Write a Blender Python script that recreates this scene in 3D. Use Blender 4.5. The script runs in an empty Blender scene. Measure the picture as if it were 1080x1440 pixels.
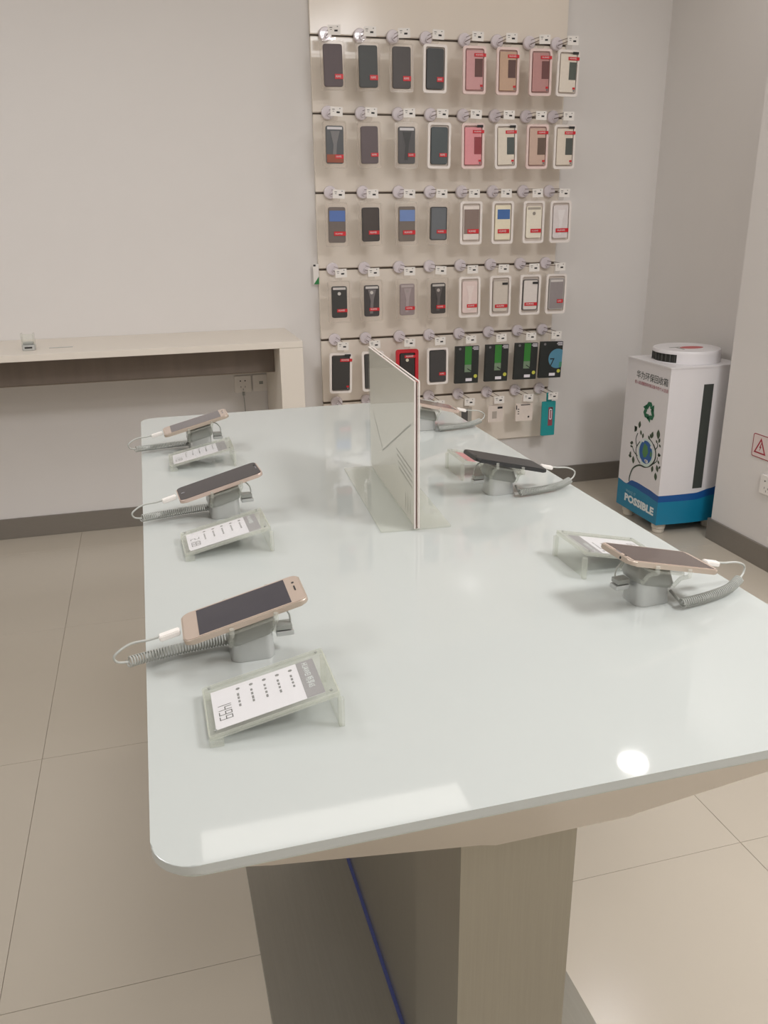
import bpy, bmesh, math, random
from mathutils import Vector, Matrix
random.seed(4)
PI = math.pi
scene = bpy.context.scene
COL = scene.collection

# ------------------------------------------------------------------ camera
def make_camera():
    pitch, yaw, roll, fpx = 0.3400326, 0.2685888, -0.0126261, 1173.674
    f = Vector((math.sin(yaw)*math.cos(pitch), math.cos(yaw)*math.cos(pitch), -math.sin(pitch)))
    r = Vector((math.cos(yaw), -math.sin(yaw), 0)); u = r.cross(f)
    r2 = math.cos(roll)*r + math.sin(roll)*u
    u2 = -math.sin(roll)*r + math.cos(roll)*u
    cam = bpy.data.cameras.new('camera'); co = bpy.data.objects.new('camera', cam)
    M = Matrix.Identity(4)
    for i in range(3):
        M[i][0] = r2[i]; M[i][1] = u2[i]; M[i][2] = -f[i]
    M[0][3], M[1][3], M[2][3] = 0.0, 0.0, 1.38
    co.matrix_world = M
    cam.sensor_fit = 'VERTICAL'; cam.sensor_height = 36.0; cam.sensor_width = 27.0
    cam.lens = fpx/1440*36; cam.clip_start = 0.02
    COL.objects.link(co); scene.camera = co
make_camera()

# ------------------------------------------------------------------ world, lights, exposure
world = bpy.data.worlds.new('world'); scene.world = world; world.use_nodes = True
world.node_tree.nodes['Background'].inputs[0].default_value = (0.9, 0.88, 0.86, 1)
world.node_tree.nodes['Background'].inputs[1].default_value = 0.3
scene.view_settings.view_transform = 'Standard'; scene.view_settings.look = 'None'
scene.view_settings.gamma = 1; scene.view_settings.use_curve_mapping = False
scene.view_settings.exposure = -0.10
scene.cycles.max_bounces = 10; scene.cycles.transparent_max_bounces = 24
scene.cycles.sample_clamp_indirect = 4.0
LIGHT_POWER = 2.6
LIGHT_COLOR = (0.985, 0.98, 1.0)
DOWNLIGHTS = [(1.98, 2.86), (1.62, 1.2)]
FILL_PANELS = [(-0.9, 2.1, 17), (0.35, 1.55, 8), (1.7, 0.1, 54), (-1.9, 0.6, 17), (0.2, -1.1, 18)]   # added soft fill panels outside the view: x, y, watts
TZ = 0.873      # table top height
CEIL = 2.8

# ------------------------------------------------------------------ materials
def lin(c):
    return tuple(((v/255)/12.92 if v/255 <= 0.04045 else ((v/255+0.055)/1.055)**2.4) for v in c)
MATS = {}
def mat(name, rgb, rough=0.5, metal=0.0, coat=0.0, var=0.03, scale=40, bump=0.0, stretch=None, spec=0.5):
    if name in MATS: return MATS[name]
    m = bpy.data.materials.new(name); m.use_nodes = True; nt = m.node_tree; b = nt.nodes['Principled BSDF']
    c = lin(rgb)
    b.inputs['Roughness'].default_value = rough; b.inputs['Metallic'].default_value = metal
    b.inputs['Coat Weight'].default_value = coat; b.inputs['Specular IOR Level'].default_value = spec
    n = nt.nodes.new('ShaderNodeTexNoise'); n.inputs['Scale'].default_value = scale; n.inputs['Detail'].default_value = 3
    tc = nt.nodes.new('ShaderNodeTexCoord')
    if stretch:
        mp = nt.nodes.new('ShaderNodeMapping'); mp.inputs['Scale'].default_value = stretch
        nt.links.new(tc.outputs['Object'], mp.inputs['Vector']); nt.links.new(mp.outputs[0], n.inputs['Vector'])
    else:
        nt.links.new(tc.outputs['Object'], n.inputs['Vector'])
    r = nt.nodes.new('ShaderNodeMix'); r.data_type = 'RGBA'
    r.inputs[6].default_value = (*[max(0, v*(1-var)) for v in c], 1); r.inputs[7].default_value = (*[min(1, v*(1+var)) for v in c], 1)
    nt.links.new(n.outputs[0], r.inputs[0]); nt.links.new(r.outputs[2], b.inputs['Base Color'])
    if bump:
        bp = nt.nodes.new('ShaderNodeBump'); bp.inputs['Strength'].default_value = bump; bp.inputs['Distance'].default_value = 0.001
        nt.links.new(n.outputs[0], bp.inputs['Height']); nt.links.new(bp.outputs[0], b.inputs['Normal'])
    MATS[name] = m; return m
def clear_mat(name, tint=(1, 1, 1), haze=0.0, haze_rgb=(225, 225, 215), ior=1.35):
    """thin clear acrylic: transparent with a Fresnel sheen and a little milky haze"""
    if name in MATS: return MATS[name]
    m = bpy.data.materials.new(name); m.use_nodes = True; nt = m.node_tree
    nt.nodes.remove(nt.nodes['Principled BSDF']); out = nt.nodes['Material Output']
    t = nt.nodes.new('ShaderNodeBsdfTransparent'); t.inputs[0].default_value = (*tint, 1)
    d = nt.nodes.new('ShaderNodeBsdfDiffuse'); n = nt.nodes.new('ShaderNodeTexNoise'); n.inputs['Scale'].default_value = 30
    mx = nt.nodes.new('ShaderNodeMix'); mx.data_type = 'RGBA'; c = lin(haze_rgb)
    mx.inputs[6].default_value = (*[v*.95 for v in c], 1); mx.inputs[7].default_value = (*c, 1)
    nt.links.new(n.outputs[0], mx.inputs[0]); nt.links.new(mx.outputs[2], d.inputs[0])
    g = nt.nodes.new('ShaderNodeBsdfGlossy'); g.inputs['Roughness'].default_value = 0.03
    a = nt.nodes.new('ShaderNodeMixShader'); a.inputs[0].default_value = haze
    nt.links.new(t.outputs[0], a.inputs[1]); nt.links.new(d.outputs[0], a.inputs[2])
    lw = nt.nodes.new('ShaderNodeLayerWeight'); lw.inputs[0].default_value = 0.5
    pw = nt.nodes.new('ShaderNodeMath'); pw.operation = 'POWER'; pw.inputs[1].default_value = 4.0
    nt.links.new(lw.outputs['Facing'], pw.inputs[0])
    fr = nt.nodes.new('ShaderNodeMath'); fr.operation = 'MULTIPLY_ADD'; fr.inputs[1].default_value = ior-1; fr.inputs[2].default_value = 0.03
    nt.links.new(pw.outputs[0], fr.inputs[0])
    s = nt.nodes.new('ShaderNodeMixShader'); nt.links.new(fr.outputs[0], s.inputs[0])
    nt.links.new(a.outputs[0], s.inputs[1]); nt.links.new(g.outputs[0], s.inputs[2]); nt.links.new(s.outputs[0], out.inputs[0])
    MATS[name] = m; return m
def emit_mat(name, rgb, strength):
    m = bpy.data.materials.new(name); m.use_nodes = True; nt = m.node_tree
    nt.nodes.remove(nt.nodes['Principled BSDF']); e = nt.nodes.new('ShaderNodeEmission')
    e.inputs[0].default_value = (*lin(rgb), 1); e.inputs[1].default_value = strength
    nt.links.new(e.outputs[0], nt.nodes['Material Output'].inputs[0]); return m

M_WALL = mat('wall_paint', (224, 220, 216), 0.7, var=0.015, scale=6, bump=0.05)
M_CEIL = mat('ceiling_paint', (228, 224, 218), 0.8, var=0.01)
M_TILE = mat('floor_tile', (194, 185, 170), 0.2, var=0.03, scale=3)
M_GROUT = mat('grout', (178, 168, 153), 0.8)
M_BASE = mat('baseboard_metal', (138, 132, 124), 0.38, metal=0.35, var=0.06, scale=30, stretch=(1, 1, 12))
M_TABLE = mat('back_painted_glass', (184, 188, 184), 0.04, var=0.008, scale=4)
M_TEDGE = mat('glass_edge', (214, 222, 216), 0.15, var=0.01)
M_SHELL = mat('beige_lacquer', (212, 203, 190), 0.35, var=0.01)
M_STEEL = mat('brushed_steel', (160, 156, 144), 0.32, metal=0.75, var=0.07, scale=60, stretch=(6, 6, 0.15))
M_STEELD = mat('brushed_steel_floor_plate', (152, 148, 138), 0.35, metal=0.6, var=0.06, scale=40, stretch=(6, 0.2, 6))
M_BLUE = mat('blue_film_edge', (70, 78, 130), 0.4)
M_COUNTER = mat('counter_laminate', (228, 220, 208), 0.45, var=0.01)
M_WOOD = mat('dark_oak', (118, 106, 96), 0.5, var=0.22, scale=14, stretch=(1.2, 1, 0.1))
M_PANEL = mat('slatwall_cream', (236, 226, 213), 0.18, var=0.015, scale=5)
M_RAIL = mat('aluminium_rail', (150, 138, 124), 0.35, metal=0.7)
M_RAILD = mat('rail_shadow_slot', (92, 80, 70), 0.7)
M_DISC = mat('lilac_white_plastic', (232, 223, 227), 0.25, coat=0.5)
M_WIRE = mat('chrome_wire', (150, 140, 135), 0.25, metal=0.9)
M_WHITE = mat('white_plastic', (235, 230, 224), 0.4, var=0.01)
M_INK = mat('black_ink', (40, 38, 38), 0.6)
M_GREYINK = mat('grey_ink', (120, 118, 120), 0.6)
M_RED = mat('red_sticker', (205, 35, 45), 0.4)
M_BLACK = mat('black_plastic', (38, 38, 38), 0.3)
M_SILVER = mat('silver_metal', (200, 202, 200), 0.3, metal=0.6, var=0.03)
M_GREYPL = mat('grey_plastic', (150, 152, 146), 0.3, coat=0.3)
M_CLEAR = clear_mat('clear_acrylic', (0.985, 0.99, 0.98), 0.07)
M_CLEARB = clear_mat('clear_blister', (0.97, 0.96, 0.95), 0.06, (240, 232, 225))
M_CLEARG = clear_mat('clear_acrylic_edge', (0.985, 0.99, 0.975), 0.20, (230, 231, 222))
M_CARD = mat('white_card', (232, 228, 234), 0.6, var=0.005)
M_CORD = mat('grey_coil_cord', (178, 180, 174), 0.4)
M_SCREEN = mat('dark_screen_glass', (52, 50, 54), 0.06, var=0.05)

# ------------------------------------------------------------------ mesh helpers
def box(bm, x0, x1, y0, y1, z0, z1, mi=0):
    v = [bm.verts.new(p) for p in ((x0,y0,z0),(x1,y0,z0),(x1,y1,z0),(x0,y1,z0),(x0,y0,z1),(x1,y0,z1),(x1,y1,z1),(x0,y1,z1))]
    for f in ((0,3,2,1),(4,5,6,7),(0,1,5,4),(1,2,6,5),(2,3,7,6),(3,0,4,7)):
        bm.faces.new([v[i] for i in f]).material_index = mi
def boxm(*a, bevel=0.0, seg=2):
    bm = bmesh.new(); box(bm, *a)
    if bevel: bmesh.ops.bevel(bm, geom=bm.edges[:], offset=bevel, segments=seg, affect='EDGES', profile=0.5)
    return bm
def rrect(cx, cy, w, h, r, n=4):
    pts = []
    for sx, sy, a0 in ((1,1,0),(-1,1,PI/2),(-1,-1,PI),(1,-1,3*PI/2)):
        for k in range(n+1):
            a = a0 + k*PI/2/n
            pts.append((cx+sx*(w/2-r)+r*math.cos(a), cy+sy*(h/2-r)+r*math.sin(a)))
    return pts
def prism(bm, pts, h0, h1, axis='z', bevel=0.0, seg=2, mi=0):
    """extrude a 2-D outline from h0 to h1. axis z: (x,y,h); axis y: (x,h,z); axis x: (h,y,z)"""
    def P(p, h):
        return (p[0], p[1], h) if axis == 'z' else ((p[0], h, p[1]) if axis == 'y' else (h, p[0], p[1]))
    a = [bm.verts.new(P(p, h0)) for p in pts]; b = [bm.verts.new(P(p, h1)) for p in pts]
    n = len(pts); fs = [bm.faces.new(a), bm.faces.new(b)]
    for i in range(n): fs.append(bm.faces.new((a[i], a[(i+1) % n], b[(i+1) % n], b[i])))
    for f in fs: f.material_index = mi
    if bevel:
        ed = [e for e in fs[0].edges] + [e for e in fs[1].edges]
        bmesh.ops.bevel(bm, geom=ed, offset=bevel, segments=seg, affect='EDGES', profile=0.5)
    return fs
def prismm(*a, **k):
    bm = bmesh.new(); prism(bm, *a, **k); return bm
def ringm(outer, inner, h0, h1, axis='z'):
    bm = bmesh.new()
    def P(p, h):
        return (p[0], p[1], h) if axis == 'z' else ((p[0], h, p[1]) if axis == 'y' else (h, p[0], p[1]))
    n = len(outer); L = []
    for pts, h in ((outer,h0),(outer,h1),(inner,h1),(inner,h0)): L.append([bm.verts.new(P(p,h)) for p in pts])
    for k in range(4):
        A, B = L[k], L[(k+1) % 4]
        for i in range(n): bm.faces.new((A[i], A[(i+1)%n], B[(i+1)%n], B[i]))
    return bm
def tube(bm, pts, r, n=8, cap=True):
    pts = [Vector(p) for p in pts]; rings = []
    ref = Vector((0,0,1)); up = None
    for i, p in enumerate(pts):
        t = (pts[min(i+1, len(pts)-1)] - pts[max(i-1, 0)]).normalized()
        if up is None:
            up = ref if abs(t.dot(ref)) < 0.9 else Vector((1,0,0))
        up = (up - t*up.dot(t)).normalized(); s = t.cross(up)
        rr = r[i] if isinstance(r, (list, tuple)) else r
        rings.append([bm.verts.new(p + rr*(math.cos(2*PI*k/n)*up + math.sin(2*PI*k/n)*s)) for k in range(n)])
    for a, b in zip(rings, rings[1:]):
        for k in range(n): bm.faces.new((a[k], a[(k+1)%n], b[(k+1)%n], b[k]))
    if cap: bm.faces.new(rings[0]); bm.faces.new(rings[-1])
def tubem(pts, r, n=8):
    bm = bmesh.new(); tube(bm, pts, r, n); return bm
def circ(cx, cy, r, n=24, a0=0.0, a1=2*PI):
    return [(cx+r*math.cos(a0+(a1-a0)*k/n), cy+r*math.sin(a0+(a1-a0)*k/n)) for k in range(n if abs(a1-a0-2*PI)<1e-6 else n+1)]
def smooth_path(P, k=8):
    P = [Vector(p) for p in P]; out = []
    for i in range(len(P)-1):
        p0, p1, p2, p3 = P[max(i-1,0)], P[i], P[i+1], P[min(i+2,len(P)-1)]
        for j in range(k):
            t = j/k
            out.append(0.5*((2*p1)+(p2-p0)*t+(2*p0-5*p1+4*p2-p3)*t*t+(3*p1-p0-3*p2+p3)*t**3))
    out.append(P[-1]); return out
def weight_normals(me, ang=math.cos(math.radians(40))):
    """area-weighted corner normals so that flat faces stay flat beside their bevels"""
    adj = [[] for _ in me.vertices]
    for p in me.polygons:
        for v in p.vertices: adj[v].append(p.index)
    N = [p.normal.copy() for p in me.polygons]; A = [p.area for p in me.polygons]; out = []
    for p in me.polygons:
        for v in p.vertices:
            n = Vector((0, 0, 0))
            for q in adj[v]:
                if N[q].dot(N[p.index]) > ang: n += N[q]*A[q]
            out.append(n.normalized() if n.length > 1e-12 else N[p.index])
    me.normals_split_custom_set(out)
def mesh_of(name, bm, m):
    bmesh.ops.recalc_face_normals(bm, faces=bm.faces[:])
    me = bpy.data.meshes.new(name); bm.to_mesh(me); bm.free()
    for mm in (m if isinstance(m, (list, tuple)) else [m]): me.materials.append(mm)
    me.shade_smooth(); me.set_sharp_from_angle(angle=math.radians(35))
    if len(me.vertices) < 3000: weight_normals(me)
    return me
def obj(name, bm, m, parent=None, loc=None, rot=None, label=None):
    me = bm if isinstance(bm, bpy.types.Mesh) else mesh_of(name, bm, m)
    o = bpy.data.objects.new(name, me); COL.objects.link(o)
    if loc: o.location = loc
    if rot: o.rotation_euler = rot
    if parent: o.parent = parent
    if label: o['label'] = label
    return o
def tag(o, label, cat, group=None):
    o['label'] = label; o['category'] = cat
    if group: o['group'] = group
    return o
def thing(name, label, cat, loc=(0,0,0), rotz=0.0, group=None):
    o = bpy.data.objects.new(name, None); COL.objects.link(o)
    o.location = loc; o.rotation_euler = (0, 0, rotz); o.empty_display_size = 0.05
    return tag(o, label, cat, group)
def struct(name, bm, m, parent=None):
    o = obj(name, bm, m, parent); o['kind'] = 'structure'; return o
TEXTS = {}
def text_bm(body, size, align='LEFT', depth=0.0002, width=None, bold=0.0):
    """lettering as flat mesh in the local xy plane"""
    c = bpy.data.curves.new('lettering', 'FONT'); c.body = body; c.size = size; c.align_x = align; c.resolution_u = 2; c.offset = size*bold
    o = bpy.data.objects.new('lettering', c); COL.objects.link(o)
    dg = bpy.context.evaluated_depsgraph_get(); dg.update()
    me = bpy.data.meshes.new_from_object(o.evaluated_get(dg))
    bm = bmesh.new(); bm.from_mesh(me)
    bpy.data.objects.remove(o); bpy.data.curves.remove(c); bpy.data.meshes.remove(me)
    if width and bm.verts:
        xs = [v.co.x for v in bm.verts]; k = width/(max(xs)-min(xs)); x0 = min(xs)
        for v in bm.verts: v.co.x = (v.co.x-x0)*k
        if align == 'CENTER':
            for v in bm.verts: v.co.x -= width/2
    return bm
def map_bm(bm, fn):
    for v in bm.verts: v.co = Vector(fn(v.co))
    return bm
SEG = {'0':'abcdef','1':'bc','2':'abged','3':'abgcd','4':'fgbc','5':'afgcd','6':'afgedc','7':'abc','8':'abcdefg','9':'abcdfg'}
def seg_digits(bm, s, x, y, h, w, t):
    for ch in s:
        for g in SEG[ch]:
            r = {'a':(0,w,h-t,h),'d':(0,w,0,t),'g':(0,w,h/2-t/2,h/2+t/2),'f':(0,t,h/2,h),'e':(0,t,0,h/2),'b':(w-t,w,h/2,h),'c':(w-t,w,0,h/2)}[g]
            box(bm, x+r[0], x+r[1], y+r[2], y+r[3], 0, 0.0002)
        x += w*1.35
    return x

# ------------------------------------------------------------------ room shell
RX0, RX1, RY0, RY1 = -3.2, 2.51, -2.2, 3.93
floor = struct('floor', boxm(RX0, RX1, RY0, RY1, -0.05, -0.0022), M_GROUT)
cache = {}
xs = [RX0] + [-0.395+0.8*k for k in range(-3, 5) if RX0 < -0.395+0.8*k < RX1] + [RX1]
ys = [RY0] + [1.295+0.8056*k for k in range(-6, 6) if RY0 < 1.295+0.8056*k < RY1] + [RY1]
for i in range(len(xs)-1):
    for j in range(len(ys)-1):
        w, d = xs[i+1]-xs[i]-0.0012, ys[j+1]-ys[j]-0.0012
        key = (round(w, 3), round(d, 3))
        if key not in cache:
            cache[key] = mesh_of('tile', boxm(-w/2, w/2, -d/2, d/2, -0.0021, 0.0, bevel=0.0003, seg=1), M_TILE)
        obj('tile', cache[key], None, floor, ((xs[i]+xs[i+1])/2, (ys[j]+ys[j+1])/2, 0))
struct('ceiling', boxm(RX0-.1, RX1+.1, RY0-.1, RY1+.1, CEIL, CEIL+.1), M_CEIL)
struct('wall_back', boxm(RX0-.1, RX1+.1, RY1, RY1+.1, -0.05, CEIL), M_WALL)
struct('wall_right', boxm(RX1, RX1+.1, RY0, RY1, -0.05, CEIL), M_WALL)
struct('wall_left', boxm(RX0-.1, RX0, RY0, RY1, -0.05, CEIL), M_WALL)
struct('wall_front', boxm(RX0-.1, RX1+.1, RY0-.1, RY0, -0.05, CEIL), M_WALL)
struct('wall_right_pillar', boxm(2.333, RX1-.0005, RY0+.001, 2.98, 0.0, CEIL-.001), M_WALL)
def skirting(name, x0, x1, y0, y1):
    bm = bmesh.new(); box(bm, x0, x1, y0, y1, 0.0005, 0.094); box(bm, x0, x1, y0, y1, 0.0942, 0.0955)
    struct(name, bm, M_BASE)
skirting('baseboard_back', RX0, RX1-.012, RY1-.011, RY1-.0005)
skirting('baseboard_right', RX1-.011, RX1-.0005, 2.985, RY1-.0005)
skirting('baseboard_pillar', 2.322, 2.3325, RY0, 2.98)
skirting('baseboard_pillar_end', 2.322, RX1-.012, 2.9805, 2.991)
skirting('baseboard_left', RX0+.0005, RX0+.011, RY0, RY1-.012)

# ------------------------------------------------------------------ ceiling lights and added fill panels
M_LENS = emit_mat('downlight_lens', (255, 244, 232), 30)
where = {0: 'nearest the recycling bin', 1: 'above the right side of the display table', 2: 'above the left side of the display table',
         3: 'above the wall counter', 4: 'behind the camera on the left', 5: 'behind the camera on the right', 6: 'far left, away from the table'}
for i, (x, y) in enumerate(DOWNLIGHTS):
    t = thing('downlight', 'round recessed white ceiling downlight ' + where[i], 'ceiling light', (x, y, CEIL), 0, 'recessed ceiling downlights')
    obj('trim_ring', ringm(circ(0,0,.085), circ(0,0,.065), -0.012, -0.0005), M_WHITE, t)
    obj('lens', prismm(circ(0,0,.0649), -0.006, -0.001), M_LENS, t)
    L = bpy.data.lights.new('downlight_lamp', 'AREA'); L.shape = 'DISK'; L.size = 0.12; L.energy = LIGHT_POWER; L.color = LIGHT_COLOR
    lo = bpy.data.objects.new('downlight_lamp', L); lo.location = (0, 0, -0.014); lo.parent = t; COL.objects.link(lo)
PW = ['above the wall counter', 'above the middle of the table', 'above the floor right of the table', 'far left of the table', 'near the front wall']
for i, (x, y, e) in enumerate(FILL_PANELS):  # unseen panels added to give the room its soft main light
    t = thing('added_fill_panel', 'added unseen square fill light panel ' + PW[i], 'ceiling light', (x, y, CEIL), 0, 'added square fill light panels')
    obj('frame', ringm(rrect(0,0,.62,.62,.01), rrect(0,0,.58,.58,.005), -0.012, -0.0005), M_WHITE, t)
    obj('diffuser', prismm(rrect(0,0,.579,.579,.005), -0.008, -0.001), M_CARD, t)
    L = bpy.data.lights.new('fill_panel_lamp', 'AREA'); L.shape = 'SQUARE'; L.size = 0.57; L.energy = e; L.color = LIGHT_COLOR
    lo = bpy.data.objects.new('fill_panel_lamp', L); lo.location = (0, 0, -0.0125); lo.parent = t; COL.objects.link(lo)
t = thing('linear_ceiling_light', 'long slim frosted ceiling light panel over the back half of the table', 'ceiling light', (0.57, 2.87, CEIL))
obj('frame', ringm(rrect(0,0,1.2,.24,.01), rrect(0,0,1.14,.18,.005), -0.012, -0.0005), M_WHITE, t)
obj('diffuser', prismm(rrect(0,0,1.139,.179,.005), -0.008, -0.001), emit_mat('panel_diffuser', (255, 248, 240), 3.0), t)

# ------------------------------------------------------------------ display table
TX0, TX1, TY0, TY1 = -0.043, 0.780, 0.579, 2.307
TCX, TCY = (TX0+TX1)/2, (TY0+TY1)/2
tb = thing('display_table', 'long white glass-topped display table on a brushed steel pedestal', 'table', (TCX, TCY, 0))
W, D = TX1-TX0, TY1-TY0
bm = prismm(rrect(0, 0, W, D, .04, 8), TZ-0.010, TZ, bevel=0.0015, seg=2)
obj('glass_top', bm, M_TABLE, tb)
bm = bmesh.new()
prism(bm, rrect(0, 0, W-.012, D-.012, .036, 8), TZ-0.0165, TZ-0.0101)
obj('white_underlayer', bm, M_TEDGE, tb)
def hull_section(z, pts): return [(x, y, z) for x, y in pts]
def oct_pts(x0, x1, y0, y1, cx, cy):
    return [(x0, y0+cy), (x0+cx, y0), (x1-cx, y0), (x1, y0+cy), (x1, y1-cy), (x1-cx, y1), (x0+cx, y1), (x0, y1-cy)]
secs = [(TZ-0.0168, oct_pts(TX0+.012, TX1-.012, TY0+.010, TY1-.010, .05, .05)),
        (TZ-0.035, oct_pts(TX0+.03, TX1-.03, TY0+.022, TY1-.022, .07, .05)),
        (0.762, oct_pts(.115, .640, .650, 2.236, .178, .052)),
        (0.755, oct_pts(.120, .635, .655, 2.231, .178, .052))]
bm = bmesh.new(); rings = []
for z, pts in secs: rings.append([bm.verts.new((x-TCX, y-TCY, z)) for x, y in pts])
for a, b in zip(rings, rings[1:]):
    for k in range(8): bm.faces.new((a[k], a[(k+1)%8], b[(k+1)%8], b[k]))
bm.faces.new(rings[0]); bm.faces.new(rings[-1])
obj('underside_shell', bm, M_SHELL, tb)
def tbx(n, m, x0, x1, y0, y1, z0, z1, bv=0.0):
    return obj(n, boxm(x0-TCX, x1-TCX, y0-TCY, y1-TCY, z0, z1, bevel=bv), m, tb)
tbx('column', M_STEEL, .293, .445, .742, .915, .0145, .7548, .001)
tbx('column', M_STEEL, .293, .445, 1.97, 2.143, .0145, .7548, .001)
tbx('pedestal_wall', M_STEEL, .317, .421, .9155, 1.9695, .0145, .7548)
tbx('pedestal_trim', M_BLUE, .3105, .3168, .9155, 1.9695, .0145, .0185)
tbx('pedestal_trim', M_BLUE, .4212, .4275, .9155, 1.9695, .0145, .0185)
tbx('base_plate', M_STEELD, .090, .648, .66, 2.226, .0003, .0142, .001)

# ------------------------------------------------------------------ wall counter on the left
ct = thing('wall_counter', 'cream counter along the back wall with a recessed dark wood fascia', 'counter', (-0.5, 3.70, 0))
def cbx(n, m, x0, x1, y0, y1, z0, z1, bv=0.0015, label=None):
    return obj(n, boxm(x0+.5, x1+.5, y0-3.70, y1-3.70, z0, z1, bevel=bv), m, ct, label=label)
cbx('counter_top', M_COUNTER, -1.9, .612, 3.462, 3.929, .872, .898)
cbx('side_panel', M_COUNTER, .514, .612, 3.463, 3.918, .0005, .8715)
cbx('side_panel', M_COUNTER, -1.9, -1.8, 3.463, 3.918, .0005, .8715)
cbx('fascia', M_WOOD, -1.799, .513, 3.625, 3.645, .752, .8715, label='dark brown wood-grain fascia board')
cbx('fascia_lip', M_RAIL, -1.799, .513, 3.6235, 3.6475, .7490, .7515, 0)
def sleeve(loc):
    t = thing('bare_phone_stand', 'empty clear and silver phone stand on the wall counter', 'phone stand', loc)
    obj('stand_base', prismm(rrect(0,0,.05,.045,.008), 0.0005, .022, bevel=.002), M_SILVER, t)
    obj('dark_slot', boxm(-.014, .014, -.0236, -.0226, .008, .014), M_BLACK, t)
    for s in (-1, 1): obj('clear_arm', boxm(s*.022-.0025, s*.022+.0025, -.018, .018, .022, .066, bevel=.001), M_CLEAR, t)
    obj('holder_plate', prismm(rrect(0, .045, .046, .034, .008), -.012, -.006, axis='y'), M_CLEARG, t)
    obj('grey_pad', boxm(-.019, .019, -.020, .016, .0225, .031, bevel=.002), M_GREYPL, t)
sleeve((-0.462, 3.60, .898))
t = tag(obj('label_strip', boxm(-.045,.045,-.004,.004,0,.0015), M_SILVER, None, (-.345, 3.62, .8985)), 'thin silver strip lying on the wall counter beside the empty stand', 'label strip')

# ------------------------------------------------------------------ wall sockets
def socket(name, label, loc, rotz, w=.078, h=.078, three=True, dark=True):
    t = thing(name, label, 'socket', loc, rotz)
    obj('face_plate', prismm(rrect(0,0,w,h,.006), -.009, -.0005, axis='y', bevel=.0015), M_WHITE, t)
    if three:
        for sx in (-.011, .011): obj('pin_hole', prismm(circ(sx, .016, .0032, 10), -.0096, -.0091, axis='y'), M_INK, t)
        for sx, sz in ((-.010,-.012),(.010,-.012),(0,-.024)): obj('pin_hole', boxm(sx-.0012, sx+.0012, -.0096, -.0091, sz-.004, sz+.004), M_GREYINK, t)
    else:
        obj('data_port', boxm(-.009, .009, -.0098, -.0091, -.006, .008), M_GREYPL, t)
    return t
ps = socket('power_socket', 'white power socket under the wall counter, left of the data socket', (.402, RY1, .648), 0)
ds = socket('data_socket', 'white data socket under the wall counter, nearest its side panel', (.487, RY1, .65), 0, three=False)
socket('power_socket', 'white power socket on the right pillar below the warning sign', (2.333, 2.662, .345), -PI/2)
cd = obj('cord', tubem(smooth_path([(.05,-.010,.05),(.054,-.012,-.03),(.05,-.010,-.13),(.052,-.014,-.30),(.04,-.014,-.49)]), .0018, 6), M_GREYPL, ds)
obj('plug', boxm(.046,.054,-.018,-.008,-.074,-.052, bevel=.001), M_BLACK, cd)
cd = obj('cord', tubem(smooth_path([(0,-.014,-.048),(.003,-.012,-.15),(0,-.012,-.30),(.003,-.014,-.49)]), .0018, 6), M_GREYPL, ps)
obj('plug', boxm(-.005,.005,-.022,-.0105,-.051,-.035, bevel=.001), M_GREYPL, cd)

# ------------------------------------------------------------------ warning sign on pillar
t = thing('warning_sign', 'red-bordered electrical warning sign on the right pillar above the socket', 'sign', (2.333, 2.695, .488), -PI/2)
obj('sign_plate', prismm(rrect(0,0,.175,.098,.01), -.0025, -.0005, axis='y'), mat('pale_pink_plate', (226, 210, 206), .4), t)
obj('border', ringm(rrect(0,0,.172,.095,.009), rrect(0,0,.166,.089,.007), -.0030, -.0026, axis='y'), mat('dark_red_ink', (150, 40, 55), .5), t)
tri = [(-.074,-.03),(-.004,-.03),(-.039,.035)]; tri2 = [(-.064,-.0245),(-.014,-.0245),(-.039,.0225)]
obj('triangle', ringm(tri, tri2, -.0030, -.0026, axis='y'), mat('sign_red_ink', (165, 35, 55), .5), t)
bm = bmesh.new(); prism(bm, [(-.037,.014),(-.045,-.006),(-.040,-.006),(-.043,-.021),(-.033,-.001),(-.038,-.001),(-.034,.014)], -.0030, -.0026, axis='y')
obj('lightning_bolt', bm, MATS['sign_red_ink'], t)
bm = bmesh.new()
for k, w in enumerate((.06, .05, .06)): box(bm, .015, .015+w, -.003, -.0026, .02-k*.022, .026-k*.022)
obj('print', bm, mat('green_ink', (60, 130, 90), .5), t)

# ------------------------------------------------------------------ recycling bin
BX0, BX1, BY0, BY1 = 2.12, 2.47, 3.08, 3.42
bn = thing('recycling_bin', 'white and blue electronics recycling bin with round lid in the right corner', 'bin', (BX0, BY0, 0))
M_BW = mat('bin_white', (226, 223, 224), .35, var=.01); M_BTEAL = mat('bin_teal', (22, 125, 160), .35, var=.03); M_BBLUE = mat('bin_blue', (24, 84, 150), .35, var=.03)
def bulge(x): return -0.012*math.sin(PI*min(max((x-BX0)/(BX1-BX0),0),1))
def lerp(tbl, u):
    for (a, va), (b, vb) in zip(tbl, tbl[1:]):
        if u <= b:
            k = (u-a)/(b-a); k = k*k*(3-2*k); return va+(vb-va)*k
    return tbl[-1][1]
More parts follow.
